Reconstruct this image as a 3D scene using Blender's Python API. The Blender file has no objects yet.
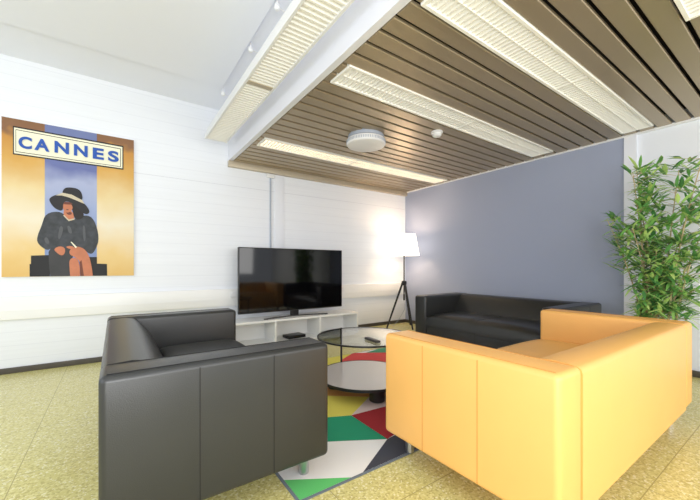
import bpy, bmesh, math, random
from mathutils import Vector, Matrix
random.seed(7)
PI = math.pi
SC = bpy.context.scene
COL = SC.collection

# ------------------------------------------------------------------ camera numbers
F, CX, CY, CAMH = 335.0, 350.0, 267.0, 1.02
YAW = math.radians(35.05)
FW = Vector((math.sin(YAW), math.cos(YAW), 0)); RT = Vector((math.cos(YAW), -math.sin(YAW), 0))

def ray(px, py):
    return FW + RT * ((px - CX) / F) + Vector((0, 0, 1)) * ((CY - py) / F)
def on_floor(px, py, z=0.0):
    r = ray(px, py); t = (z - CAMH) / r.z
    return Vector((r.x * t, r.y * t, z))
def on_wall_y(px, py, Y):
    r = ray(px, py); t = Y / r.y
    return Vector((r.x * t, Y, CAMH + r.z * t))

# ------------------------------------------------------------------ materials
def srgb(r, g, b):
    f = lambda c: (c / 255 / 12.92) if c / 255 <= 0.04045 else ((c / 255 + 0.055) / 1.055) ** 2.4
    return (f(r), f(g), f(b), 1)

def mat(name, col, rough=0.5, metal=0.0, emit=None, estr=0.0, bump=0.0, bscale=200, var=0.0, vscale=3.0, spec=0.5, coat=0.0, trans=0.0):
    m = bpy.data.materials.new(name); m.use_nodes = True
    nt = m.node_tree; b = nt.nodes['Principled BSDF']
    b.inputs['Base Color'].default_value = col
    b.inputs['Roughness'].default_value = rough
    b.inputs['Metallic'].default_value = metal
    b.inputs['Specular IOR Level'].default_value = spec
    b.inputs['Coat Weight'].default_value = coat
    b.inputs['Transmission Weight'].default_value = trans
    if emit:
        b.inputs['Emission Color'].default_value = emit
        b.inputs['Emission Strength'].default_value = estr
    tc = nt.nodes.new('ShaderNodeTexCoord')
    if var > 0:
        n = nt.nodes.new('ShaderNodeTexNoise'); n.inputs['Scale'].default_value = vscale; n.inputs['Detail'].default_value = 4
        nt.links.new(tc.outputs['Object'], n.inputs['Vector'])
        mx = nt.nodes.new('ShaderNodeMix'); mx.data_type = 'RGBA'
        mx.inputs['A'].default_value = tuple(c * (1 - var) for c in col[:3]) + (1,)
        mx.inputs['B'].default_value = tuple(min(1, c * (1 + var)) for c in col[:3]) + (1,)
        nt.links.new(n.outputs['Fac'], mx.inputs['Factor'])
        nt.links.new(mx.outputs['Result'], b.inputs['Base Color'])
    if bump > 0:
        n2 = nt.nodes.new('ShaderNodeTexNoise'); n2.inputs['Scale'].default_value = bscale; n2.inputs['Detail'].default_value = 3
        nt.links.new(tc.outputs['Object'], n2.inputs['Vector'])
        bp = nt.nodes.new('ShaderNodeBump'); bp.inputs['Strength'].default_value = bump; bp.inputs['Distance'].default_value = 0.002
        nt.links.new(n2.outputs['Fac'], bp.inputs['Height'])
        nt.links.new(bp.outputs['Normal'], b.inputs['Normal'])
    return m

M = {}
M['wall_white'] = mat('painted white', srgb(236, 239, 246), 0.6)
M['ceil_white'] = mat('ceiling white', srgb(240, 243, 252), 0.8)
M['bulk_white'] = mat('bulkhead white', srgb(232, 233, 240), 0.6)
M['white'] = mat('white lacquer', srgb(242, 242, 240), 0.35)
M['white_plastic'] = mat('white plastic', srgb(236, 236, 236), 0.4)
M['cream_metal'] = mat('cream metal', srgb(246, 245, 238), 0.45)
M['grey_wall'] = mat('grey blue paint', srgb(163, 171, 193), 0.65, var=0.03, vscale=1.5)
M['skirting'] = mat('dark skirting', srgb(78, 72, 62), 0.5)
M['black_leather'] = mat('black leather', srgb(41, 42, 42), 0.35, bump=0.25, bscale=260, var=0.1, vscale=6, spec=0.6)
M['black_seam'] = mat('black stitching', srgb(18, 18, 20), 0.6)
M['orange_leather'] = mat('orange leather', srgb(247, 189, 108), 0.42, bump=0.2, bscale=260, var=0.04, vscale=5)
M['orange_seam'] = mat('orange stitching', srgb(216, 152, 76), 0.6)
M['chrome'] = mat('brushed steel', srgb(190, 192, 195), 0.3, metal=1.0)
M['black_metal'] = mat('black metal', srgb(22, 22, 24), 0.4)
M['black_wood'] = mat('black stained wood', srgb(30, 29, 31), 0.5, bump=0.2, bscale=60)
M['slat'] = mat('bronze slat', srgb(170, 154, 128), 0.33, metal=0.45, var=0.05, vscale=2)
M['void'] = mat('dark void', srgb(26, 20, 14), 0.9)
M['trim_beige'] = mat('beige trim', srgb(190, 178, 156), 0.4, metal=0.3)
M['screen'] = mat('dark glass screen', srgb(6, 6, 8), 0.06, spec=0.6)
M['tv_body'] = mat('tv housing', srgb(16, 16, 18), 0.35)
M['tv_foot'] = mat('dark silver', srgb(95, 92, 90), 0.35, metal=0.8)
M['shelf_grey'] = mat('pale grey wood', srgb(200, 192, 189), 0.14, var=0.04)
M['leaf'] = None
M['cane'] = mat('bamboo cane', srgb(196, 176, 130), 0.5, var=0.15, vscale=20)
M['pot'] = mat('white ceramic pot', srgb(225, 225, 224), 0.35)
M['soil'] = mat('soil', srgb(60, 45, 35), 0.9, bump=0.6, bscale=80)
M['diffuser'] = mat('glowing diffuser', srgb(238, 235, 228), 0.5, emit=(1, 0.97, 0.9, 1), estr=0.35)  # these lights are taken as off; faint glow added to brighten the louvre gaps
M['cable'] = mat('grey cable', srgb(168, 176, 190), 0.5)
M['button'] = mat('grey buttons', srgb(120, 120, 122), 0.5)
M['remote'] = mat('dark remote plastic', srgb(40, 36, 34), 0.4)

def white_board_wall():
    m = mat('white painted boards', srgb(241, 242, 243), 0.5)
    nt = m.node_tree; b = nt.nodes['Principled BSDF']
    tc = nt.nodes.new('ShaderNodeTexCoord'); sp = nt.nodes.new('ShaderNodeSeparateXYZ')
    nt.links.new(tc.outputs['Object'], sp.inputs[0])
    # thin grooves every 0.13 m and fine horizontal grain
    mul = nt.nodes.new('ShaderNodeMath'); mul.operation = 'MULTIPLY'; mul.inputs[1].default_value = 1 / 0.13
    nt.links.new(sp.outputs['Z'], mul.inputs[0])
    fr = nt.nodes.new('ShaderNodeMath'); fr.operation = 'FRACT'; nt.links.new(mul.outputs[0], fr.inputs[0])
    lt = nt.nodes.new('ShaderNodeMath'); lt.operation = 'LESS_THAN'; lt.inputs[1].default_value = 0.05
    nt.links.new(fr.outputs[0], lt.inputs[0])
    mp = nt.nodes.new('ShaderNodeMapping'); mp.inputs['Scale'].default_value = (0.6, 1, 22)
    nt.links.new(tc.outputs['Object'], mp.inputs[0])
    nz = nt.nodes.new('ShaderNodeTexNoise'); nz.inputs['Scale'].default_value = 2.0; nz.inputs['Detail'].default_value = 5
    nt.links.new(mp.outputs[0], nz.inputs['Vector'])
    cr = nt.nodes.new('ShaderNodeValToRGB')
    cr.color_ramp.elements[0].color = srgb(236, 239, 244); cr.color_ramp.elements[0].position = 0.3
    cr.color_ramp.elements[1].color = srgb(240, 243, 248); cr.color_ramp.elements[1].position = 0.7
    nt.links.new(nz.outputs['Fac'], cr.inputs[0])
    cmpn = nt.nodes.new('ShaderNodeMath'); cmpn.operation = 'COMPARE'; cmpn.inputs[1].default_value = 2.085; cmpn.inputs[2].default_value = 0.004
    nt.links.new(sp.outputs['Z'], cmpn.inputs[0])
    mx0 = nt.nodes.new('ShaderNodeMix'); mx0.data_type = 'RGBA'; mx0.inputs['B'].default_value = srgb(196, 199, 206)
    nt.links.new(cmpn.outputs[0], mx0.inputs['Factor']); nt.links.new(cr.outputs[0], mx0.inputs['A'])
    mx = nt.nodes.new('ShaderNodeMix'); mx.data_type = 'RGBA'
    nt.links.new(mx0.outputs['Result'], mx.inputs['A']); mx.inputs['B'].default_value = srgb(231, 234, 240)
    nt.links.new(lt.outputs[0], mx.inputs['Factor'])
    nt.links.new(mx.outputs['Result'], b.inputs['Base Color'])
    return m
M['boards'] = white_board_wall()

def terrazzo():
    m = mat('yellow terrazzo', srgb(200, 188, 120), 0.22, spec=0.5)
    nt = m.node_tree; b = nt.nodes['Principled BSDF']
    tc = nt.nodes.new('ShaderNodeTexCoord')
    v = nt.nodes.new('ShaderNodeTexVoronoi'); v.inputs['Scale'].default_value = 120
    nt.links.new(tc.outputs['Object'], v.inputs['Vector'])
    sx = nt.nodes.new('ShaderNodeSeparateColor'); nt.links.new(v.outputs['Color'], sx.inputs[0])
    cr = nt.nodes.new('ShaderNodeValToRGB'); cr.color_ramp.interpolation = 'CONSTANT'
    e = cr.color_ramp.elements
    e[0].position = 0; e[0].color = srgb(194, 183, 114)
    e[1].position = 0.22; e[1].color = srgb(214, 205, 134)
    for p, c in ((0.6, srgb(221, 213, 145)), (0.8, srgb(230, 223, 160)), (0.93, srgb(238, 233, 190))):
        k = e.new(p); k.color = c
    nt.links.new(sx.outputs[0], cr.inputs[0])
    n = nt.nodes.new('ShaderNodeTexNoise'); n.inputs['Scale'].default_value = 1.2
    nt.links.new(tc.outputs['Object'], n.inputs['Vector'])
    # joints
    sp = nt.nodes.new('ShaderNodeSeparateXYZ'); nt.links.new(tc.outputs['Object'], sp.inputs[0])
    outs = []
    for ax, off in (('X', 0.40), ('Y', 0.13)):
        a = nt.nodes.new('ShaderNodeMath'); a.operation = 'ADD'; a.inputs[1].default_value = off
        nt.links.new(sp.outputs[ax], a.inputs[0])
        d = nt.nodes.new('ShaderNodeMath'); d.operation = 'MULTIPLY'; d.inputs[1].default_value = 1 / 0.6
        nt.links.new(a.outputs[0], d.inputs[0])
        f = nt.nodes.new('ShaderNodeMath'); f.operation = 'FRACT'; nt.links.new(d.outputs[0], f.inputs[0])
        l = nt.nodes.new('ShaderNodeMath'); l.operation = 'LESS_THAN'; l.inputs[1].default_value = 0.008
        nt.links.new(f.outputs[0], l.inputs[0]); outs.append(l)
    mxm = nt.nodes.new('ShaderNodeMath'); mxm.operation = 'MAXIMUM'
    nt.links.new(outs[0].outputs[0], mxm.inputs[0]); nt.links.new(outs[1].outputs[0], mxm.inputs[1])
    mx = nt.nodes.new('ShaderNodeMix'); mx.data_type = 'RGBA'
    nt.links.new(mxm.outputs[0], mx.inputs['Factor'])
    nt.links.new(cr.outputs[0], mx.inputs['A']); mx.inputs['B'].default_value = srgb(176, 166, 104)
    nt.links.new(mx.outputs['Result'], b.inputs['Base Color'])
    rr = nt.nodes.new('ShaderNodeMapRange'); rr.inputs['To Min'].default_value = 0.16; rr.inputs['To Max'].default_value = 0.34
    nt.links.new(n.outputs['Fac'], rr.inputs['Value']); nt.links.new(rr.outputs[0], b.inputs['Roughness'])
    return m
M['terrazzo'] = terrazzo()

def leaf_mat():
    m = mat('bamboo leaf', srgb(90, 140, 60), 0.45)
    nt = m.node_tree; b = nt.nodes['Principled BSDF']
    g = nt.nodes.new('ShaderNodeNewGeometry')
    cr = nt.nodes.new('ShaderNodeValToRGB'); e = cr.color_ramp.elements
    e[0].position = 0; e[0].color = srgb(70, 128, 74); e[1].position = 1; e[1].color = srgb(208, 232, 140)
    k = e.new(0.5); k.color = srgb(128, 186, 98)
    nt.links.new(g.outputs['Random Per Island'], cr.inputs[0])
    nt.links.new(cr.outputs[0], b.inputs['Base Color'])
    return m
M['leaf'] = leaf_mat()

def glass_mat():
    m = bpy.data.materials.new('clear glass'); m.use_nodes = True
    nt = m.node_tree; nt.nodes.clear()
    o = nt.nodes.new('ShaderNodeOutputMaterial'); mix = nt.nodes.new('ShaderNodeMixShader')
    t = nt.nodes.new('ShaderNodeBsdfTransparent'); t.inputs[0].default_value = (0.93, 0.96, 0.95, 1)
    g = nt.nodes.new('ShaderNodeBsdfGlossy'); g.inputs['Roughness'].default_value = 0.02
    fr = nt.nodes.new('ShaderNodeMath'); fr.operation = 'POWER'; fr.inputs[1].default_value = 3.2; lw = nt.nodes.new('ShaderNodeLayerWeight'); lw.inputs[0].default_value = 0.5; nt.links.new(lw.outputs['Facing'], fr.inputs[0])
    nt.links.new(fr.outputs[0], mix.inputs[0]); nt.links.new(t.outputs[0], mix.inputs[1]); nt.links.new(g.outputs[0], mix.inputs[2])
    nt.links.new(mix.outputs[0], o.inputs[0])
    return m
M['glass'] = glass_mat()
M['glass_edge'] = mat('dark glass edge', srgb(34, 40, 40), 0.25)

def shade_mat():
    m = mat('lit fabric shade', srgb(252, 248, 238), 0.8, emit=(1, 0.86, 0.7, 1), estr=2.4)
    return m
M['shade'] = shade_mat()
M['diffuser_lit'] = mat('warm glowing diffuser', srgb(250, 240, 225), 0.5, emit=(1, 0.80, 0.58, 1), estr=2.0)
M['bulb'] = mat('lit bulb', srgb(255, 250, 240), 0.4, emit=(1, 0.9, 0.75, 1), estr=6)

# ------------------------------------------------------------------ mesh helpers
class MB:
    def __init__(s): s.bm = bmesh.new(); s.m = 0
    def box(s, a, b, bev=0.0, seg=3):
        t = bmesh.new(); bmesh.ops.create_cube(t, size=1)
        a, b = Vector(a), Vector(b); d = b - a; c = (a + b) / 2
        for v in t.verts: v.co = Vector((v.co.x * d.x, v.co.y * d.y, v.co.z * d.z)) + c
        if bev > 0:
            bmesh.ops.bevel(t, geom=t.edges[:] , offset=bev, segments=seg, profile=0.5, affect='EDGES')
        s.merge(t)
        return s
    def merge(s, t):
        for f in t.faces: f.material_index = s.m; f.smooth = True
        me = bpy.data.meshes.new('tmp'); t.to_mesh(me); t.free()
        s.bm.from_mesh(me); bpy.data.meshes.remove(me)
    def tube(s, pts, r, n=10, cap=True):
        t = bmesh.new(); pts = [Vector(p) for p in pts]; rings = []
        rs = r if isinstance(r, (list, tuple)) else [r] * len(pts)
        for i, p in enumerate(pts):
            d = (pts[min(i + 1, len(pts) - 1)] - pts[max(i - 1, 0)]).normalized()
            up = Vector((0, 0, 1)) if abs(d.z) < 0.95 else Vector((1, 0, 0))
            u = d.cross(up).normalized(); w = u.cross(d)
            rings.append([t.verts.new(p + (u * math.cos(2 * PI * k / n) + w * math.sin(2 * PI * k / n)) * rs[i]) for k in range(n)])
        for a, b in zip(rings, rings[1:]):
            for k in range(n): t.faces.new((a[k], a[(k + 1) % n], b[(k + 1) % n], b[k]))
        if cap: t.faces.new(rings[0][::-1]); t.faces.new(rings[-1])
        s.merge(t); return s
    def lathe(s, prof, c=(0, 0), n=48, closed=False):
        t = bmesh.new(); rings = []
        for r, z in prof:
            if r < 1e-6: rings.append([t.verts.new((c[0], c[1], z))])
            else: rings.append([t.verts.new((c[0] + r * math.cos(2 * PI * k / n), c[1] + r * math.sin(2 * PI * k / n), z)) for k in range(n)])
        prs = list(zip(rings, rings[1:]))
        if closed: prs.append((rings[-1], rings[0]))
        for a, b in prs:
            for k in range(n):
                k2 = (k + 1) % n
                if len(a) == 1 and len(b) == 1: continue
                if len(a) == 1: t.faces.new((a[0], b[k2], b[k]))
                elif len(b) == 1: t.faces.new((a[k], a[k2], b[0]))
                else: t.faces.new((a[k], a[k2], b[k2], b[k]))
        bmesh.ops.recalc_face_normals(t, faces=t.faces[:])
        s.merge(t); return s
    def prism(s, prof, axis, a, b, bev=0.0, seg=3):
        """profile (list of 2-D points) extruded along axis ('x' or 'y') from a to b"""
        t = bmesh.new()
        mk = (lambda p, q: (q, p[0], p[1])) if axis == 'x' else (lambda p, q: (p[0], q, p[1]))
        A = [t.verts.new(mk(p, a)) for p in prof]; B = [t.verts.new(mk(p, b)) for p in prof]
        n = len(prof)
        for k in range(n): t.faces.new((A[k], A[(k + 1) % n], B[(k + 1) % n], B[k]))
        t.faces.new(A[::-1]); t.faces.new(B)
        bmesh.ops.recalc_face_normals(t, faces=t.faces[:])
        if bev > 0: bmesh.ops.bevel(t, geom=t.edges[:], offset=bev, segments=seg, profile=0.5, affect='EDGES')
        s.merge(t); return s
    def poly(s, pts):
        vs = [s.bm.verts.new(p) for p in pts]; f = s.bm.faces.new(vs); f.material_index = s.m
        return s
    def build(s, name, mats, parent=None, sharp=35):
        me = bpy.data.meshes.new(name); s.bm.to_mesh(me); s.bm.free()
        for mm in (mats if isinstance(mats, (list, tuple)) else [mats]): me.materials.append(mm)
        me.set_sharp_from_angle(angle=math.radians(sharp))
        o = bpy.data.objects.new(name, me); COL.objects.link(o)
        if parent: o.parent = parent
        return o

def thing(name, label, cat, loc=(0, 0, 0), rz=0, group=None):
    o = bpy.data.objects.new(name, None); COL.objects.link(o); o.empty_display_size = 0.1
    o.location = loc; o.rotation_euler = (0, 0, rz)
    return tag(o, label, cat, group)
def tag(o, label, cat, group=None):
    o['label'] = label; o['category'] = cat
    if group: o['group'] = group
    return o
def struct(name, mb, m, label=None):
    o = mb.build(name, m); o['kind'] = 'structure'
    if label: o['label'] = label
    return o
def copy_tree(o, parent=None):
    c = o.copy(); COL.objects.link(c)
    if parent: c.parent = parent
    for ch in list(o.children): copy_tree(ch, c)
    return c

# ------------------------------------------------------------------ room shell
XW, YW, ZS, ZC, XB = 4.41, 4.50, 2.40, 3.01, 1.21      # grey wall, TV wall, slats, high ceiling, bulkhead
X0, Y0 = -3.6, -2.6
struct('floor', MB().box((X0, Y0, -0.1), (XW + 0.2, YW + 0.2, 0)), M['terrazzo'], 'yellow speckled terrazzo floor')
struct('wall_back', MB().box((X0, YW, 0), (XW + 0.2, YW + 0.2, 3.2)), M['boards'], 'white boarded wall behind the television')
struct('wall_right', MB().box((XW + 0.02, Y0, 0), (XW + 0.2, YW, 3.2)), M['wall_white'], 'white wall behind the bamboo')
struct('trim_1', MB().box((XW, 1.237, 0), (XW + 0.02, YW, ZS)), M['grey_wall'], 'grey blue painted wall panel')
struct('trim_2', MB().box((XW - 0.012, 1.13, 0), (XW + 0.02, 1.235, ZS)), M['wall_white'], 'white upright strip beside the grey wall')
cl = MB().box((X0, Y0, ZC + 0.03), (XB + 0.02, YW, ZC + 0.12)); cl.box((X0, Y0, ZC), (0.98, 3.86, ZC + 0.04), 0.004, 1)
struct('ceiling', cl, M['ceil_white'], 'high white ceiling')
struct('trim_3', MB().box((XB, Y0, ZS + 0.005), (XB + 0.05, YW, ZC + 0.05)), M['bulk_white'], 'white bulkhead face between the two ceilings')
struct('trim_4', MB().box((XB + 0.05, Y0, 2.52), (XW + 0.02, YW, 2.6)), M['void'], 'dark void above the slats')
# edge trim of slatted ceiling along the TV wall, thin trim along grey wall
struct('trim_5', MB().box((XB - 0.005, YW - 0.055, 2.325), (XW, YW, ZS + 0.004), 0.004), M['trim_beige'], 'beige edge trim under the slatted ceiling')
struct('trim_6', MB().box((XW - 0.02, Y0, ZS - 0.015), (XW + 0.02, YW - 0.055, ZS + 0.01), 0.003), M['white_plastic'])
# baseboards
struct('baseboard_back', MB().box((X0, YW - 0.015, 0), (XW, YW, 0.055), 0.003), M['skirting'])
struct('baseboard_right', MB().box((XW - 0.015, Y0, 0), (XW + 0.02, YW - 0.02, 0.055), 0.003), M['skirting'])
# wall trunking
tb = MB().box((X0, YW - 0.045, 0.515), (XW - 0.01, YW, 0.735), 0.006)
tb.box((X0, YW - 0.050, 0.60), (XW - 0.01, YW - 0.04, 0.608))
struct('trim_7', tb, M['white'], 'white cable trunking running along the wall')
# upright band and conduit above the television
struct('trim_8', MB().box((1.85, YW - 0.012, 0.735), (1.99, YW, 2.326), 0.003), M['wall_white'], 'pale upright strip on the wall above the television')

# lights occupy these rows (two slat modules of 0.13)
P0, MOD, GAP = 0.587, 0.13, 0.024
rows = {0: (0.977 - 0.0, 1.31, 4.28), 1: (1.887, 1.31, 4.26), 2: (3.447, 1.31, 4.30), 3: (0.197, 1.31, 2.61)}
sl = MB()
y = P0 - MOD * 24
while y < YW - 0.06:
    a, b = y + GAP / 2, min(y + MOD - GAP / 2, YW - 0.06)
    spans = [(XB + 0.055, XW - 0.002)]
    for (ly, lx0, lx1) in rows.values():
        if y > ly - 0.02 - MOD * 0.5 and y < ly + 0.26 - MOD * 0.5:
            spans = [(XB + 0.055, lx0 - 0.004), (lx1 + 0.004, XW - 0.002)]
    for x0, x1 in spans:
        if x1 - x0 > 0.01:
            sl.prism([(a, ZS + 0.02), (a, ZS + 0.004), (a + 0.004, ZS), (b - 0.004, ZS), (b, ZS + 0.004), (b, ZS + 0.02)], 'x', x0, x1)
    y += MOD
struct('ceiling.001', sl, M['slat'], 'bronze slatted lower ceiling')

# ------------------------------------------------------------------ ceiling luminaires
def recessed_light(ly, x0, x1, label, split, dm='diffuser'):
    t = thing('ceiling_light', label, 'ceiling light', ((x0 + x1) / 2, ly + 0.13, ZS), 0, 'louvred lights in the slatted ceiling')
    w, L = 0.128, (x1 - x0) / 2
    f = MB()
    for a, b in (((-L, -w), (L, -w + 0.022)), ((-L, w - 0.022), (L, w)), ((-L, -w + .022), (-L + 0.022, w - .022)), ((L - 0.022, -w + .022), (L, w - .022))):
        f.box((a[0], a[1], -0.012), (b[0], b[1], 0.03), 0.002, 1)
    f.build('frame', M['cream_metal'], t)
    d = MB().box((-L + 0.01, -w + 0.01, 0.028), (L - 0.01, w - 0.01, 0.06)); d.build('diffuser', M[dm], t)
    cut = -L + 2 * L * split
    for a, b in ((-L + 0.024, cut - 0.008), (cut + 0.008, L - 0.024)):
        g = MB(); n = max(3, int((b - a) / 0.038))
        for k in range(n + 1):
            x = a + (b - a) * k / n
            g.box((x - 0.0065, -w + 0.022, -0.006), (x + 0.0065, w - 0.022, 0.016))
        for yy in (0,): g.box((a, yy - 0.003, -0.008), (b, yy + 0.003, 0.012))
        g.build('louvre', M['cream_metal'], t)
    MB().box((cut - 0.012, -w + 0.02, -0.010), (cut + 0.012, w - 0.02, 0.028), 0.002, 1).build('joint_bar', M['cream_metal'], t)
    return t
recessed_light(rows[0][0] - 0.01, 1.31, 4.28, 'long louvred ceiling light, the largest between slats, ending above the grey wall\'s edge', 0.5)
recessed_light(rows[1][0] - 0.02, 1.31, 4.26, 'long louvred ceiling light between slats, next to the small smoke detector', 0.5)
recessed_light(rows[2][0], 1.31, 4.30, 'long louvred ceiling light nearest the television wall, behind the round air diffuser', 0.42, 'diffuser_lit')
recessed_light(rows[3][0], 1.31, 2.61, 'louvred ceiling light cut off at the top right corner of the photo', 0.5)

# hanging trough luminaire beside the bulkhead
t = thing('trough_light', 'long cream louvred trough light hanging beside the white bulkhead', 'ceiling light', (0.975, 0, 2.51))
h = MB(); ye, ys = 4.15, Y0 + 0.3
h.prism([(-0.122, 0), (-0.104, 0), (-0.104, 0.04), (-0.085, 0.10), (0.085, 0.10), (0.104, 0.04), (0.104, 0), (0.122, 0), (0.122, 0.045), (0.10, 0.115), (-0.10, 0.115), (-0.122, 0.045)], 'y', ys, ye)
h.box((-0.106, ye - 0.02, 0), (0.106, ye, 0.045), 0.002, 1)
h.build('housing', M['white_plastic'], t)
MB().box((-0.098, ys + .02, 0.045), (0.098, ye - .03, 0.055)).build('diffuser', M['diffuser'], t)
secs = [(ye - 0.025, 2.71), (2.65, 0.9), (0.85, ys + 0.02)]
for a, b in secs:
    g = MB(); n = int((a - b) / 0.042)
    for k in range(n + 1):
        yy = a + (b - a) * k / n
        g.box((-0.104, yy - 0.007, 0.004), (0.104, yy + 0.007, 0.036))
    g.build('louvre', M['cream_metal'], t)
for yy in (2.68, 0.875):
    MB().box((-0.104, yy - 0.025, -0.002), (0.104, yy + 0.025, 0.03), 0.002, 1).build('joint_bar', M['trim_beige'], t)
for yy in (3.92, 2.98, 2.38, 1.2, 0.2, -1.0):
    b = MB().lathe([(0, 0.49), (0.02, 0.485), (0.024, 0.46), (0.016, 0.445), (0, 0.44)], (0.025, yy), 16)
    b.tube([(0.025, yy, 0.465), (0.10, yy - 0.01, 0.45), (0.10, yy - 0.01, 0.10)], 0.004, 8)
    b.tube([(0.025, yy, 0.48), (0.025, yy, 0.525)], 0.008, 8)
    b.build('hanger', M['white_plastic'], t)

# round air diffuser
t = thing('ceiling_air_diffuser', 'large round white air diffuser on the slatted ceiling', 'air vent', (2.17, 2.80, ZS))
MB().lathe([(0, 0.012), (0.185, 0.012), (0.19, -0.006), (0.185, -0.03), (0, -0.03)]).build('base_plate', M['cable'], t)
MB().lathe([(0, -0.03), (0.165, -0.03), (0.198, -0.04), (0.205, -0.052), (0.205, -0.088), (0.196, -0.10), (0.15, -0.112), (0, -0.118)]).build('cover', M['white_plastic'], t)
g = MB()
for k in range(72):
    a = 2 * PI * k / 72
    g.box((-0.004, -0.003, -0.084), (0.004, 0.003, -0.058))
    for v in g.bm.verts[-8:]:
        x, yv = v.co.x + 0.2035, v.co.y
        v.co.x, v.co.y = x * math.cos(a) - yv * math.sin(a), x * math.sin(a) + yv * math.cos(a)
g.build('slots', M['cable'], t)

t = thing('smoke_detector', 'small round white smoke detector on the slatted ceiling', 'smoke detector', (2.69, 2.29, ZS))
MB().lathe([(0, 0), (0.058, 0), (0.06, -0.012), (0.05, -0.018), (0, -0.018)], n=32).build('base_plate', M['white_plastic'], t)
MB().lathe([(0, -0.018), (0.044, -0.018), (0.046, -0.038), (0.034, -0.05), (0, -0.052)], n=32).build('cover', M['white_plastic'], t)

# conduit down the TV wall
t = thing('cable_conduit', 'thin grey vertical cable conduit on the white wall above the television', 'cable conduit', (1.785, YW, 1.2))
MB().tube([(0, -0.016, -0.46), (0, -0.013, 1.07)], 0.011, 12).build('pipe', M['cable'], t)
MB().box((-0.06, -0.05, 1.065), (0.05, -0.001, 1.12), 0.008).build('junction_box', M['white_plastic'], t)

# outlets on trunking
def outlet(x, label):
    t = thing('wall_outlet', label, 'power outlet', (x, YW - 0.05, 0.66), 0)
    MB().box((-0.06, -0.012, -0.035), (0.06, 0, 0.035), 0.004).build('plate', M['white_plastic'], t)
    for s in (-0.03, 0.03):
        q = MB(); q.lathe([(0.022, 0), (0.022, 0.004), (0.018, 0.004), (0.018, 0.001), (0, 0.001)], n=24)
        o = q.build('socket', M['white_plastic'], t); o.rotation_euler = (PI / 2, 0, 0); o.location = (s, -0.012, 0)
outlet(1.285, 'white twin wall outlet on the trunking left of the television')
outlet(2.93, 'white twin wall outlet on the trunking right of the television')

# ------------------------------------------------------------------ painting
XA, XE, ZB, ZT, YP = -0.875, 0.173, 0.925, 2.44, YW - 0.032
pt = thing('painting', 'tall painting lettered CANNES of a seated woman in a black hat', 'painting', (0, 0, 0))
MB().box((XA, YP, ZB), (XE, YW - 0.001, ZT), 0.003).build('canvas', M['white'], pt)
def ramp_mat(name, stops):
    m = mat(name, (1, 1, 1, 1), 0.6); nt = m.node_tree; b = nt.nodes['Principled BSDF']
    tc = nt.nodes.new('ShaderNodeTexCoord'); sp = nt.nodes.new('ShaderNodeSeparateXYZ'); nt.links.new(tc.outputs['Object'], sp.inputs[0])
    nz = nt.nodes.new('ShaderNodeTexNoise'); nz.inputs['Scale'].default_value = 5; nt.links.new(tc.outputs['Object'], nz.inputs['Vector'])
    ad = nt.nodes.new('ShaderNodeMath'); ad.operation = 'MULTIPLY_ADD'; ad.inputs[1].default_value = 0.25
    nt.links.new(nz.outputs['Fac'], ad.inputs[0]); nt.links.new(sp.outputs['Z'], ad.inputs[2])
    mr = nt.nodes.new('ShaderNodeMapRange'); mr.inputs['From Min'].default_value = ZB + .125; mr.inputs['From Max'].default_value = ZT + .125
    nt.links.new(ad.outputs[0], mr.inputs['Value'])
    cr = nt.nodes.new('ShaderNodeValToRGB'); e = cr.color_ramp.elements
    e[0].position, e[0].color = stops[0]; e[1].position, e[1].color = stops[-1]
    for p, c in stops[1:-1]: k = e.new(p); k.color = c
    nt.links.new(mr.outputs[0], cr.inputs[0]); nt.links.new(cr.outputs[0], b.inputs['Base Color'])
    return m
PM = [ramp_mat('painted gold', [(0, srgb(224, 184, 108)), (0.15, srgb(231, 200, 136)), (0.38, srgb(236, 226, 202)), (0.55, srgb(230, 208, 156)), (0.74, srgb(214, 166, 84)), (0.9, srgb(198, 142, 66)), (0.93, srgb(138, 98, 66)), (1, srgb(134, 94, 62))]),
      ramp_mat('painted blue', [(0, srgb(118, 138, 186)), (0.4, srgb(150, 166, 206)), (0.62, srgb(170, 178, 208)), (0.74, srgb(104, 114, 168)), (1, srgb(112, 124, 170))]),
      mat('painted black', srgb(26, 26, 28), 0.6), mat('painted cream', srgb(243, 240, 214), 0.6),
      mat('painted jacket', srgb(58, 61, 66), 0.6, var=0.9, vscale=22), mat('painted hat', srgb(34, 32, 36), 0.6, var=0.3, vscale=12),
      mat('painted skin', srgb(196, 122, 88), 0.6, var=0.25, vscale=12), mat('painted shade skin', srgb(112, 62, 48), 0.6, var=0.2, vscale=12),
      mat('painted hair', srgb(34, 26, 24), 0.6), mat('painted skirt', srgb(58, 58, 60), 0.6, var=0.3, vscale=14),
      mat('painted hat ribbon', srgb(206, 194, 168), 0.6), mat('painted fold', srgb(86, 88, 92), 0.6)]
pic = MB(); layer = [0]
def patch(mi, pts, sc, off):
    layer[0] += 1; pic.m = mi
    ys = YP - 0.0008 - layer[0] * 0.00025
    out = []
    for (u, v) in pts:
        p = on_wall_y(off[0] + u / sc, off[1] + v / sc, YP)
        p.x = min(max(p.x, XA + .001), XE - .001); p.z = min(max(p.z, ZB + .001), ZT - .001)
        out.append((p.x, ys, p.z))
    pic.poly(out)
A, B = (2.632, (0, 100)), (5.0, (30, 180))
layer[0] += 1; pic.m = 0
pic.poly([(XA, YP - .001, ZB), (XE, YP - .001, ZB), (XE, YP - .001, ZT), (XA, YP - .001, ZT)])
patch(1, [(118, 40), (255, 60), (255, 490), (118, 490)], *A)
patch(2, [(34, 68), (325, 121), (325, 184), (34, 143)], *A)
patch(3, [(37, 72), (322, 124), (322, 180), (37, 140)], *A)
patch(2, [(41, 77), (318, 128), (318, 176.5), (41, 136.5)], *A)
patch(3, [(42.5, 79), (316.5, 129.5), (316.5, 175), (42.5, 135)], *A)
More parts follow.
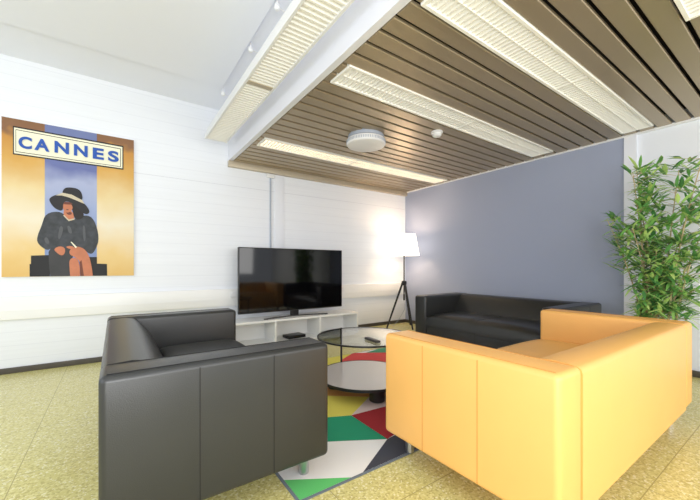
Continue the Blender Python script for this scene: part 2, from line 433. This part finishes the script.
patch(2, [(5, 378), (100, 375), (100, 500), (-2, 500), (-2, 420), (5, 420)], *B)
patch(2, [(285, 385), (335, 385), (335, 418), (385, 420), (386, 500), (285, 500)], *B)
def smooth(pts, it=2):
    for _ in range(it):
        q = []
        for i in range(len(pts)):
            a, b = pts[i], pts[(i + 1) % len(pts)]
            q.append((a[0] * .75 + b[0] * .25, a[1] * .75 + b[1] * .25)); q.append((a[0] * .25 + b[0] * .75, a[1] * .25 + b[1] * .75))
        pts = q
    return pts
patch(9, smooth([(92, 340), (150, 325), (225, 335), (218, 370), (206, 410), (200, 520), (104, 520), (95, 420)], 1), *B)
patch(4, smooth([(78, 165), (160, 155), (190, 205), (225, 195), (280, 172), (322, 195), (348, 290), (328, 350), (305, 375), (270, 348), (215, 338), (190, 342), (150, 340), (108, 338), (85, 355), (34, 315), (38, 275), (58, 230)]), *B)
patch(11, smooth([(150, 225), (170, 240), (150, 300), (138, 290)]), *B)
patch(11, smooth([(262, 230), (275, 225), (280, 300), (268, 310)]), *B)
patch(11, smooth([(185, 225), (205, 235), (212, 270), (192, 265)]), *B)
patch(11, smooth([(70, 290), (88, 285), (100, 320), (78, 318)]), *B)
patch(6, smooth([(168, 145), (210, 150), (226, 196), (194, 208), (168, 180)]), *B)
patch(7, smooth([(178, 160), (204, 158), (212, 172), (190, 176)]), *B)
patch(8, smooth([(195, 105), (250, 130), (275, 180), (250, 200), (222, 195), (212, 150)]), *B)
patch(6, smooth([(160, 112), (205, 118), (216, 140), (202, 160), (182, 165), (166, 148)]), *B)
patch(7, smooth([(158, 108), (212, 112), (216, 124), (162, 122)]), *B)
patch(9 + 0, smooth([(178, 146), (196, 147), (188, 152)]), *B)
patch(10, [(166, 178), (172, 176), (194, 198), (222, 192), (224, 198), (194, 206)], *B)
patch(5, smooth([(94, 92), (128, 74), (165, 70), (262, 105), (300, 152), (292, 172), (268, 170), (226, 128), (196, 108), (166, 108), (166, 158), (128, 146), (103, 118)]), *B)
patch(5, smooth([(160, 78), (166, 46), (188, 36), (238, 42), (260, 64), (264, 106), (210, 98)]), *B)
patch(10, [(128, 78), (162, 64), (210, 74), (262, 102), (272, 120), (240, 106), (196, 88), (160, 78)], *B)
patch(6, smooth([(118, 346), (146, 330), (176, 338), (176, 366), (160, 380), (136, 366)]), *B)
patch(6, smooth([(200, 345), (236, 330), (278, 346), (304, 400), (320, 520), (262, 520), (256, 410), (222, 384), (196, 372)]), *B)
patch(7, [(248, 410), (258, 400), (270, 500), (252, 500)], *B)
patch(6, smooth([(196, 398), (222, 386), (248, 404), (252, 520), (204, 520), (198, 440)]), *B)
patch(3, [(203, 310), (209, 309), (236, 336), (228, 340)], *B)
patch(6, smooth([(176, 335), (200, 328), (224, 336), (206, 348)]), *B)
pic.build('picture', PM, pt)
# lettering
M['letter'] = mat('letter blue', srgb(28, 84, 176), 0.5)
def text_mesh(s, size, extrude=0.0):
    cu = bpy.data.curves.new('lettering', 'FONT'); cu.body = s; cu.size = size; cu.extrude = extrude; cu.offset = 0.006
    o = bpy.data.objects.new('lettering_curve', cu); COL.objects.link(o)
    dg = bpy.context.evaluated_depsgraph_get(); dg.update()
    me = bpy.data.meshes.new_from_object(o.evaluated_get(dg))
    COL.objects.unlink(o); bpy.data.objects.remove(o)
    return me
centres = [(67, 113), (111, 119), (163, 126), (213, 134), (259, 142), (298.5, 149)]
for ch, c in zip('CANNES', centres):
    me = text_mesh(ch, 0.16)
    xs = [v.co.x for v in me.vertices]; zs = [v.co.y for v in me.vertices]
    p = on_wall_y(c[0] / A[0], 100 + c[1] / A[0], YP)
    w, hh = max(xs) - min(xs), max(zs) - min(zs)
    tw = 0.095 if ch not in 'NA' else 0.112
    for v in me.vertices:
        xx = (v.co.x - (max(xs) + min(xs)) / 2) * tw / w; zz = (v.co.y - (max(zs) + min(zs)) / 2) * 0.118 / hh
        v.co = (p.x + xx, YP - 0.0008 - (layer[0] + 3) * 0.00025, p.z + zz)
    me.materials.clear(); me.materials.append(M['letter'])
    o = bpy.data.objects.new('letter', me); COL.objects.link(o); o.parent = pt

# ------------------------------------------------------------------ sofas
def make_sofa(label, lea, seam, L, loc, rz, D=0.87, back_seam=False, two_seams=(0.35, 0.685)):
    """local frame: back along x at y=0, sofa faces +y; width L along x (0..L), depth D along y"""
    t = thing('sofa', label, 'sofa', loc, rz)
    z0, H, aw = 0.125, 0.66, 0.18
    for side in (0, 1):
        x0 = 0 if side == 0 else L - aw
        a = MB(); a.box((x0, 0, z0), (x0 + aw, D, H), 0.024, 5)
        a.m = 1
        xo = 0 if side == 0 else L
        for f in two_seams:
            yy = D * f
            a.box((xo - 0.0012, yy - 0.002, z0 + 0.015), (xo + 0.0012, yy + 0.002, H - 0.018))
        # piping along the outer top edge and front edge
        sx = 0.020 if side == 0 else -0.020
        a.tube([(xo + sx, 0.022, H + 0.0005), (xo + sx, D - 0.022, H + 0.0005)], 0.0016, 6)
        ix = x0 + aw - 0.022 if side == 0 else x0 + 0.022
        a.tube([(ix, 0.022, H + 0.0005), (ix, D - 0.022, H + 0.0005)], 0.0014, 6)
        a.build('armrest', [lea, seam], t)
    b = MB()
    prof = [(0.012, z0), (0.012, H - 0.006)]
    # soft curved inner face of the back
    top = []
    for k in range(0, 13):
        u = k / 12
        top.append((0.15 + 0.17 * u ** 1.25, H - 0.006 - 0.26 * (u ** 1.9) - 0.012 * math.sin(u * PI) * 0))
    prof = [(0.0, z0), (0.0, H - 0.03), (0.006, H - 0.012), (0.022, H - 0.004)] + [(0.10, H + 0.001)] + top + [(0.32, z0 + 0.03), (0.30, z0)]
    b.prism(prof, 'x', aw + 0.001, L - aw - 0.001)
    b.m = 1
    for xx in ((L / 2,) if back_seam else ()):
        b.box((xx - 0.0015, -0.0012, z0 + 0.01), (xx + 0.0015, 0.001, H - 0.02))
        b.tube([(xx, p[0], p[1] + 0.0006) for p in prof[4:17]], 0.0015, 6)
    b.build('backrest', [lea, seam], t, sharp=50)
    s = MB()
    # crowned seat cushion
    nx, ny = 24, 12
    x0, x1, y0, y1 = aw + 0.004, L - aw - 0.004, 0.28, D - 0.008
    tm = bmesh.new(); bmesh.ops.create_grid(tm, x_segments=nx, y_segments=ny, size=0.5)
    for v in tm.verts:
        u, w = v.co.x * 2, v.co.y * 2
        v.co.x = (x0 + x1) / 2 + u * (x1 - x0) / 2; v.co.y = (y0 + y1) / 2 + w * (y1 - y0) / 2
        e = (1 - abs(u) ** 6) * (1 - abs(w) ** 5)
        seamdip = 0.012 * math.exp(-((v.co.x - L / 2) / 0.03) ** 2) if L > 1.5 else 0
        v.co.z = 0.40 + 0.06 * max(0, e) ** 0.5 - seamdip
    ext = bmesh.ops.extrude_edge_only(tm, edges=[e for e in tm.edges if e.is_boundary])
    for v in [g for g in ext['geom'] if isinstance(g, bmesh.types.BMVert)]: v.co.z = 0.30
    bmesh.ops.recalc_face_normals(tm, faces=tm.faces[:])
    s.merge(tm)
    s.m = 1
    if L > 1.5: s.tube([(L / 2, y0 + 0.05, 0.448), (L / 2, y1 - 0.06, 0.448), (L / 2, y1 - 0.01, 0.405), (L / 2, y1 + 0.001, 0.30)], 0.0018, 6)
    s.build('seat_cushion', [lea, seam], t, sharp=60)
    fp = MB().box((aw + 0.001, 0.31, z0), (L - aw - 0.001, D - 0.014, 0.302), 0.012)
    if L > 1.5:
        fp.m = 1; fp.box((L / 2 - .0015, D - .015, z0 + .01), (L / 2 + .0015, D - .0125, 0.295))
    fp.build('front_rail', [lea, seam], t)
    for lx in (0.12, L - 0.12):
        for ly in (0.09, D - 0.075):
            wp = Matrix.Rotation(rz, 3, 'Z') @ Vector((lx, ly, 0)) + Vector(loc)
            zl = 0.0085 if (0.6 < wp.x < 3.03 and 1.28 < wp.y < 3.24) else 0.0
            q = MB().lathe([(0, zl), (0.021, zl), (0.024, zl + 0.004), (0.024, z0 + 0.01), (0, z0 + 0.01)], n=24)
            o = q.build('leg', M['chrome'], t); o.location = (lx, ly, 0)
    return t
BL, BS = M['black_leather'], M['black_seam']
# near black sofa: back on -x side, faces +x   (rotate -90: local x -> -y, local y -> +x)
make_sofa('black leather sofa in the left foreground, its seamed armrest facing the camera', BL, BS, 1.67, (-0.045, 3.03, 0.0), -PI / 2, D=0.88)
# orange sofa: back toward camera at y=0.515, faces +y
make_sofa('orange leather sofa in the right foreground, seen from behind', M['orange_leather'], M['orange_seam'], 1.90, (1.205, 0.508, 0.0), 0, D=0.885, back_seam=False)
# far black sofa: back toward the grey wall, faces -x (rotate +90: local x -> +y, local y -> -x)
make_sofa('black leather sofa in front of the grey wall beside the lamp', BL, BS, 1.725, (3.985, 1.292, 0.0), PI / 2, D=0.866)

# ------------------------------------------------------------------ rug
RX0, RX1, RY0, RY1, RZ = 0.645, 3.0, 1.305, 3.21, 0.005
RM = [mat('rug white', srgb(242, 241, 238), 0.95), mat('rug green', srgb(98, 200, 112), 0.95), mat('rug teal', srgb(34, 152, 112), 0.95),
      mat('rug red veiled by glass', srgb(222, 78, 78), 0.95), mat('rug yellow', srgb(226, 214, 96), 0.95), mat('rug pink', srgb(224, 206, 206), 0.95),  # red is paled: white reflection of the glass top put into its colour
      mat('rug charcoal', srgb(66, 68, 78), 0.95), mat('rug edging', srgb(104, 112, 118), 0.95), mat('rug orange', srgb(206, 150, 84), 0.95),
      mat('rug dark red', srgb(160, 38, 46), 0.95), mat('rug teal veiled by glass', srgb(84, 158, 124), 0.95)]  # last one is the teal with the glass top's pale reflection painted in
for m in RM:
    nt = m.node_tree; b = nt.nodes['Principled BSDF']; tc = nt.nodes.new('ShaderNodeTexCoord')
    n = nt.nodes.new('ShaderNodeTexNoise'); n.inputs['Scale'].default_value = 160; bp = nt.nodes.new('ShaderNodeBump'); bp.inputs['Strength'].default_value = 0.4; bp.inputs['Distance'].default_value = 0.004
    nt.links.new(tc.outputs['Object'], n.inputs['Vector']); nt.links.new(n.outputs['Fac'], bp.inputs['Height']); nt.links.new(bp.outputs['Normal'], b.inputs['Normal'])
rg = thing('rug', 'flat woven rug with coloured triangles under the coffee table', 'rug', (0, 0, 0))
r = MB(); r.box((RX0, RY0, 0.0005), (RX1, RY1, RZ - 0.0005), 0.002, 2); r.build('edging', RM[7], rg)
r = MB(); lay = [0]
def clip(pts):
    e = 0.014
    for ax, lim, sgn in ((0, RX0 + e, 1), (0, RX1 - e, -1), (1, RY0 + e, 1), (1, RY1 - e, -1)):
        out = []
        for i in range(len(pts)):
            a, b = pts[i], pts[(i + 1) % len(pts)]
            da, db = (a[ax] - lim) * sgn, (b[ax] - lim) * sgn
            if da >= 0: out.append(a)
            if (da > 0 and db < 0) or (da < 0 and db > 0):
                k = da / (da - db); out.append((a[0] + (b[0] - a[0]) * k, a[1] + (b[1] - a[1]) * k))
        pts = out
    return pts
def rpatch(mi, pts):
    pts = clip(pts)
    if len(pts) < 3: return
    if sum(pts[i - 1][0] * p[1] - p[0] * pts[i - 1][1] for i, p in enumerate(pts)) < 0: pts = pts[::-1]
    lay[0] += 1; r.m = mi
    r.poly([(p[0], p[1], RZ + lay[0] * 0.0002) for p in pts])
def Q(u, v):
    p = on_floor(260 + u / 3.889, 380 + v / 3.889, RZ); return (p.x, p.y)
def Q2(px, py):
    p = on_floor(px, py, RZ); return (p.x, p.y)
rpatch(0, [(RX0, RY0), (RX1, RY0), (RX1, RY1), (RX0, RY1)])
def ext(a, b, k):  # point on the line a->b, k times its length
    return (a[0] + (b[0] - a[0]) * k, a[1] + (b[1] - a[1]) * k)
T0, T1 = Q(268, 240), Q(495, 230)
g0, g1 = Q(75, 390), Q(378, 378)
c0 = Q(388, 376)
rpatch(1, [g1, ext(g1, g0, 1.3), (0.5, 1.2), (c0[0], 1.2)])
rpatch(6, [T1, c0, (c0[0], 1.2), (3.2, 1.2), (3.2, T1[1] + 0.25)])
t0b, t1b = Q(268, 145), Q(355, 138)
rpatch(2, [T1, ext(T1, T0, 2.2), ext(t1b, t0b, 3.5), t1b])
rpatch(9, [t1b, T1, (T1[0] + 1.2, T1[1] + 0.25), (t1b[0] + 1.3, t1b[1] - 0.1)])
y0a, y1a = Q(268, 62), Q(425, 66)
rpatch(4, [t1b, ext(t1b, t0b, 3.5), ext(y1a, y0a, 2.5), y1a])
rpatch(5, [t1b, y1a, (y1a[0] + 1.2, y1a[1] + 0.1), (t1b[0] + 1.3, t1b[1] - 0.1)])
rpatch(8, [y1a, ext(y1a, y0a, 2.5), (0.6, 2.75), (1.5, 2.75), (2.0, 2.3)])
rpatch(0, [(0.6, 2.75), (1.5, 2.75), (1.9, 3.3), (0.6, 3.3)])
rpatch(4, [Q2(320, 362), Q2(329, 357), Q2(354, 352), Q2(342, 361), (1.5, 2.75)])
rpatch(3, [Q2(340, 361), Q2(353, 353.2), Q2(392, 352.6), Q2(392, 366), (1.9, 2.5)])
rpatch(10, [Q2(366, 352.8), Q2(385, 347), (3.2, 3.3), (3.2, 2.7), Q2(392, 352.6)])
r.build('pile', RM, rg)

# ------------------------------------------------------------------ coffee table
tcx, tcy, TR = 1.69, 2.20, 0.385
t = thing('coffee_table', 'round two tier coffee table with clear glass top on the rug', 'coffee table', (tcx, tcy, RZ + 0.004))
ZG = 0.436
MB().lathe([(0, ZG), (TR - 0.004, ZG), (TR - 0.004, ZG + 0.008), (0, ZG + 0.008)], n=72).build('glass_top', M['glass'], t)
MB().lathe([(TR - 0.004, ZG - 0.002), (TR + 0.006, ZG - 0.002), (TR + 0.006, ZG + 0.010), (TR - 0.004, ZG + 0.010)], n=72, closed=True).build('rim', M['black_metal'], t)
MB().lathe([(0, 0.115), (TR - 0.004, 0.115), (TR - 0.003, 0.128), (TR - 0.006, 0.131), (0, 0.131)], n=72).build('shelf', M['shelf_grey'], t)
MB().lathe([(TR - 0.003, 0.112), (TR + 0.004, 0.112), (TR + 0.004, 0.1325), (TR - 0.003, 0.1325)], n=72, closed=True).build('shelf_rim', M['black_metal'], t)
for th in (121, 20, -50):
    th = math.radians(th); dv = RT * math.cos(th) + FW * math.sin(th)
    x, yv = (TR + 0.004) * dv.x, (TR + 0.004) * dv.y
    MB().tube([(x, yv, 0.10), (x, yv, ZG + 0.012)], 0.0095, 12).build('leg', M['black_metal'], t)
for th in (-70, 50, 170):
    th = math.radians(th); dv = RT * math.cos(th) + FW * math.sin(th)
    x, yv = 0.25 * dv.x, 0.25 * dv.y
    MB().lathe([(0, 0), (0.055, 0), (0.06, 0.006), (0.06, 0.115), (0, 0.115)], (x, yv), 28).build('foot', M['black_metal'], t)

# remote
ra, rb = on_floor(366, 338, 0.46), on_floor(379, 342.5, 0.46)
d = rb - ra
t = thing('remote_control', 'dark slim remote control lying on the glass coffee table', 'remote control', ((ra.x + rb.x) / 2, (ra.y + rb.y) / 2, RZ + 0.004 + ZG + 0.0085), math.atan2(d.y, d.x))
MB().box((-0.085, -0.021, 0), (0.085, 0.021, 0.018), 0.006).build('body', M['remote'], t)
kp = MB()
for i in range(6):
    for j in range(3): kp.box((-0.06 + i * 0.02, -0.014 + j * 0.011, 0.017), (-0.049 + i * 0.02, -0.008 + j * 0.011, 0.0195), 0.001, 1)
kp.build('keypad', M['button'], t)

# ------------------------------------------------------------------ TV bench, television
BX0, BX1, BY0, BY1, BH = 1.03, 3.0, 4.06, 4.44, 0.345
t = thing('tv_bench', 'low white open fronted bench under the television', 'tv bench', (0, 0, 0))
MB().box((BX0, BY0, BH - 0.028), (BX1, BY1, BH), 0.002, 1).build('top', M['white'], t)
MB().box((BX0, BY0, 0.03), (BX1, BY1, 0.05), 0.002, 1).build('bottom_shelf', M['white'], t)
for x in (BX0, 1.687 - .012, 2.345 - .012, BX1 - 0.024):
    MB().box((x, BY0 + 0.001, 0.05), (x + 0.024, BY1, BH - 0.028)).build('divider', M['white'], t)
MB().box((BX0 + 0.024, BY1 - 0.012, 0.05), (BX1 - 0.024, BY1, BH - 0.028)).build('back_panel', M['white'], t)
pl = MB().box((BX0 + 0.03, BY0 + 0.04, 0), (BX1 - 0.03, BY1 - 0.03, 0.03)); pl.build('plinth', M['white'], t)

t = thing('media_box', 'flat black box on the bottom shelf of the white bench', 'media box', (2.02, 4.22, 0.05), 0.1)
MB().box((-0.13, -0.09, 0.004), (0.13, 0.09, 0.045), 0.005).build('casing', M['tv_body'], t)
MB().box((-0.05, -0.092, 0.018), (0.05, -0.0895, 0.03)).build('display', M['screen'], t)
TY = 4.20
tl, tr_ = on_wall_y(238.5, 280, TY).x, on_wall_y(342, 280, TY).x
t = thing('television', 'large black flat screen television on a curved stand on the white bench', 'television', ((tl + tr_) / 2, TY, BH))
W2 = (tr_ - tl) / 2; zb, zt = 0.082, 0.925
MB().box((-W2, 0.0, zb), (W2, 0.045, zt), 0.006).build('housing', M['tv_body'], t)
MB().box((-W2 + 0.010, -0.003, zb + 0.016), (W2 - 0.010, 0.001, zt - 0.010), 0.001, 1).build('screen', M['screen'], t)
MB().box((-0.06, 0.008, 0.012), (0.06, 0.042, zb + 0.02), 0.008).build('neck', M['tv_body'], t)
ft = MB(); n = 20; pts = []
for k in range(n + 1):
    u = -1 + 2 * k / n
    pts.append((0.47 * u, -0.10 * u * u + 0.02, 0.009))
for a, b in zip(pts, pts[1:]):
    ft.prism([(a[0], a[2] - .008), (a[0], a[2] + .005), (b[0], b[2] + .005), (b[0], b[2] - .008)], 'y', (a[1] + b[1]) / 2 - 0.014, (a[1] + b[1]) / 2 + 0.014)
ft.build('foot', M['tv_foot'], t)

# ------------------------------------------------------------------ floor lamp
lx, ly = 3.99, 4.10
t = thing('floor_lamp', 'lit tripod floor lamp with white shade and black legs in the corner', 'floor lamp', (lx, ly, 0))
hub = 0.76
for k, (fx, fy) in enumerate(((3.69, 4.20), (3.95, 3.86), (4.26, 4.22))):
    fx -= lx; fy -= ly
    MB().tube([(fx, fy, 0.0), (fx * .08, fy * .08, hub)], [0.013, 0.018], 10).build('leg', M['black_wood'], t)
MB().lathe([(0, hub - 0.05), (0.03, hub - 0.05), (0.042, hub - 0.03), (0.042, hub + 0.02), (0.02, hub + 0.03), (0, hub + 0.03)], n=24).build('hub', M['black_metal'], t)
MB().tube([(0, 0, hub - 0.26), (0, 0, 1.38)], 0.011, 12).build('pole', M['black_metal'], t)
MB().tube([(0, 0, hub - 0.30), (0, 0, hub - 0.20)], 0.016, 12).build('pole_end', M['black_metal'], t)
sh = MB().lathe([(0.255, 1.215), (0.19, 1.57), (0.187, 1.57), (0.252, 1.215)], n=56, closed=True)
so = sh.build('lamp_shade', M['shade'], t)
sp = MB()
for k in range(3):
    a = k * 2 * PI / 3; sp.tube([(0, 0, 1.38), (0.213 * math.cos(a), 0.213 * math.sin(a), 1.44)], 0.003, 6)
sp.build('shade_carrier', M['chrome'], t)
MB().lathe([(0, 1.38), (0.018, 1.385), (0.02, 1.41), (0.034, 1.44), (0.034, 1.465), (0, 1.495)], n=20).build('bulb', M['bulb'], t)
MB().tube([(0, 0.0, hub - 0.28), (0.03, 0.02, 0.3), (-0.03, 0.1, 0.12), (-0.10, 0.16, 0.012), (-0.02, 0.26, 0.006), (-0.02, 0.33, 0.006), (-0.02, 0.355, 0.1)], 0.0035, 8).build('cord', M['cable'], t)

# ------------------------------------------------------------------ bamboo plant
PX, PY = 3.93, 0.86
t = thing('potted_bamboo', 'tall green bamboo plant with thin canes behind the orange sofa', 'plant', (PX, PY, 0))
pot = MB().lathe([(0, 0), (0.13, 0), (0.14, 0.01), (0.165, 0.33), (0.165, 0.345), (0.150, 0.345), (0.145, 0.30), (0, 0.30)], n=40).build('pot', M['pot'], t)
MB().lathe([(0, 0.318), (0.10, 0.315), (0.1455, 0.306)], n=32).build('soil', M['soil'], t)
fo = MB(); fo_bm = fo.bm
def leaf(base, d, ln, wd):
    d = d.normalized(); up = Vector((0, 0, 1)); s = d.cross(up)
    if s.length < 0.1: s = Vector((1, 0, 0))
    s.normalize(); nrm = s.cross(d)
    rows_ = []
    for u, w in ((0.0, 0.12), (0.25, 0.85), (0.5, 1.0), (0.78, 0.6), (1.0, 0.03)):
        c = base + d * ln * u + Vector((0, 0, -1)) * ln * 0.13 * u * u
        rows_.append((fo_bm.verts.new(c - s * wd * w + nrm * wd * 0.25 * w), fo_bm.verts.new(c), fo_bm.verts.new(c + s * wd * w + nrm * wd * 0.25 * w)))
    for a, b in zip(rows_, rows_[1:]):
        for i in (0, 1):
            f = fo_bm.faces.new((a[i], a[i + 1], b[i + 1], b[i])); f.smooth = True
tw = MB()
canes = [(-0.06, 0.05, -0.12, 0.08, 1.86), (0.02, 0.08, -0.06, 0.06, 1.92), (0.05, -0.02, 0.02, -0.10, 1.86), (-0.04, -0.06, -0.08, -0.24, 1.92),
         (0.0, 0.0, -0.08, 0.10, 1.55), (-0.07, 0.07, -0.14, 0.24, 1.46), (-0.08, 0.0, -0.14, 0.12, 1.36), (0.04, 0.0, 0.0, -0.16, 1.40), (0.0, -0.04, 0.02, -0.2, 1.2), (0.03, -0.09, 0.0, -0.26, 1.60), (-0.03, 0.03, -0.16, -0.06, 1.15)]
for (bx, by, dx, dy, hgt) in canes:
    pts = []
    for k in range(9):
        u = k / 8
        pts.append(Vector((bx + dx * u ** 1.6, by + dy * u ** 1.6, 0.30 + (hgt - 0.30) * u)))
    MB().tube(pts, [0.0085 * (1 - 0.65 * k / 8) for k in range(9)], 8).build('cane', M['cane'], t)
    nb = int((hgt - 0.45) / 0.085)
    for i in range(nb):
        u = (0.55 + (hgt - 0.55) * (i + random.random() * .6) / nb - 0.30) / (hgt - 0.30)
        u = min(max(u, 0.08), 1.0)
        k = min(int(u * 8), 7); p = pts[k].lerp(pts[k + 1], u * 8 - k)
        for _ in range(3):
            an = random.uniform(0, 2 * PI); ln = random.uniform(0.05, 0.17)
            d = Vector((math.cos(an), math.sin(an), random.uniform(0.1, 0.7)))
            if p.x + d.x * ln > 0.25: d.x = -abs(d.x)
            lim0 = 0.32 if 0.95 < p.z < 1.45 else 0.10
            if p.y + d.y * ln > lim0: d.y = -abs(d.y)
            q = p + d * ln
            tw.tube([p, p + d * ln * .5 + Vector((0, 0, .008)), q], 0.0017, 5)
            for j in range(random.randint(5, 7)):
                a2 = an + random.uniform(-1.5, 1.5)
                dd = Vector((math.cos(a2), math.sin(a2), random.uniform(-0.45, 1.1)))
                b0 = p.lerp(q, random.uniform(0.75, 1.0))
                L_ = random.uniform(0.10, 0.19)
                lim = 0.38 if 0.95 < b0.z < 1.5 else 0.19
                if b0.y + dd.normalized().y * L_ > lim: dd.y = -abs(dd.y)
                if b0.y > lim + .02: continue
                if b0.x + dd.normalized().x * L_ > 0.40: dd.x = -abs(dd.x)
                leaf(b0, dd, L_, random.uniform(0.010, 0.016))
tw.build('twigs', M['cane'], t)
fol = fo.build('foliage', M['leaf'], t, sharp=80)

# ------------------------------------------------------------------ lights
def area(name, loc, target, size, sy, power, col):
    l = bpy.data.lights.new(name, 'AREA'); l.shape = 'RECTANGLE'; l.size = size; l.size_y = sy; l.energy = power; l.color = col
    o = bpy.data.objects.new(name, l); COL.objects.link(o); o.location = loc
    o.rotation_euler = (Vector(target) - Vector(loc)).to_track_quat('-Z', 'Y').to_euler()
    return o
area('left_fill_light', (-3.2, 0.6, 1.7), (2.0, 2.6, 1.0), 3.0, 2.2, 50, (0.88, 0.93, 1.0))  # unseen area light added to stand in for daylight from the left
area('rear_window_light', (1.7, -2.4, 1.8), (1.6, 3.0, 1.2), 4.0, 2.0, 100, (1.0, 0.98, 0.95))
area('ceiling_fill_light', (-0.6, -1.4, 0.9), (0.4, 0.6, 3.0), 1.2, 1.2, 75, (0.97, 0.98, 1.0))  # unseen upward fill, added to brighten the ceiling and slats
pl_ = bpy.data.lights.new('lamp_bulb_light', 'POINT'); pl_.energy = 11; pl_.color = (1.0, 0.70, 0.45); pl_.shadow_soft_size = 0.12
po = bpy.data.objects.new('lamp_bulb_light', pl_); COL.objects.link(po); po.location = (lx, ly, 1.47)

w = bpy.data.worlds.new('world'); SC.world = w; w.use_nodes = True
bg = w.node_tree.nodes['Background']; bg.inputs[0].default_value = (0.87, 0.92, 1.0, 1); bg.inputs[1].default_value = 1.0

# ------------------------------------------------------------------ camera
cam = bpy.data.cameras.new('camera'); co = bpy.data.objects.new('camera', cam); COL.objects.link(co)
co.location = (0, 0, CAMH); co.rotation_euler = (PI / 2, 0, -YAW)
cam.sensor_width = 36; cam.lens = F / 700 * 36; cam.shift_y = (CY - 250) / 700; cam.clip_start = 0.02
SC.camera = co
SC.view_settings.view_transform = 'Standard'
SC.view_settings.look = 'None'
SC.view_settings.exposure = 0.0
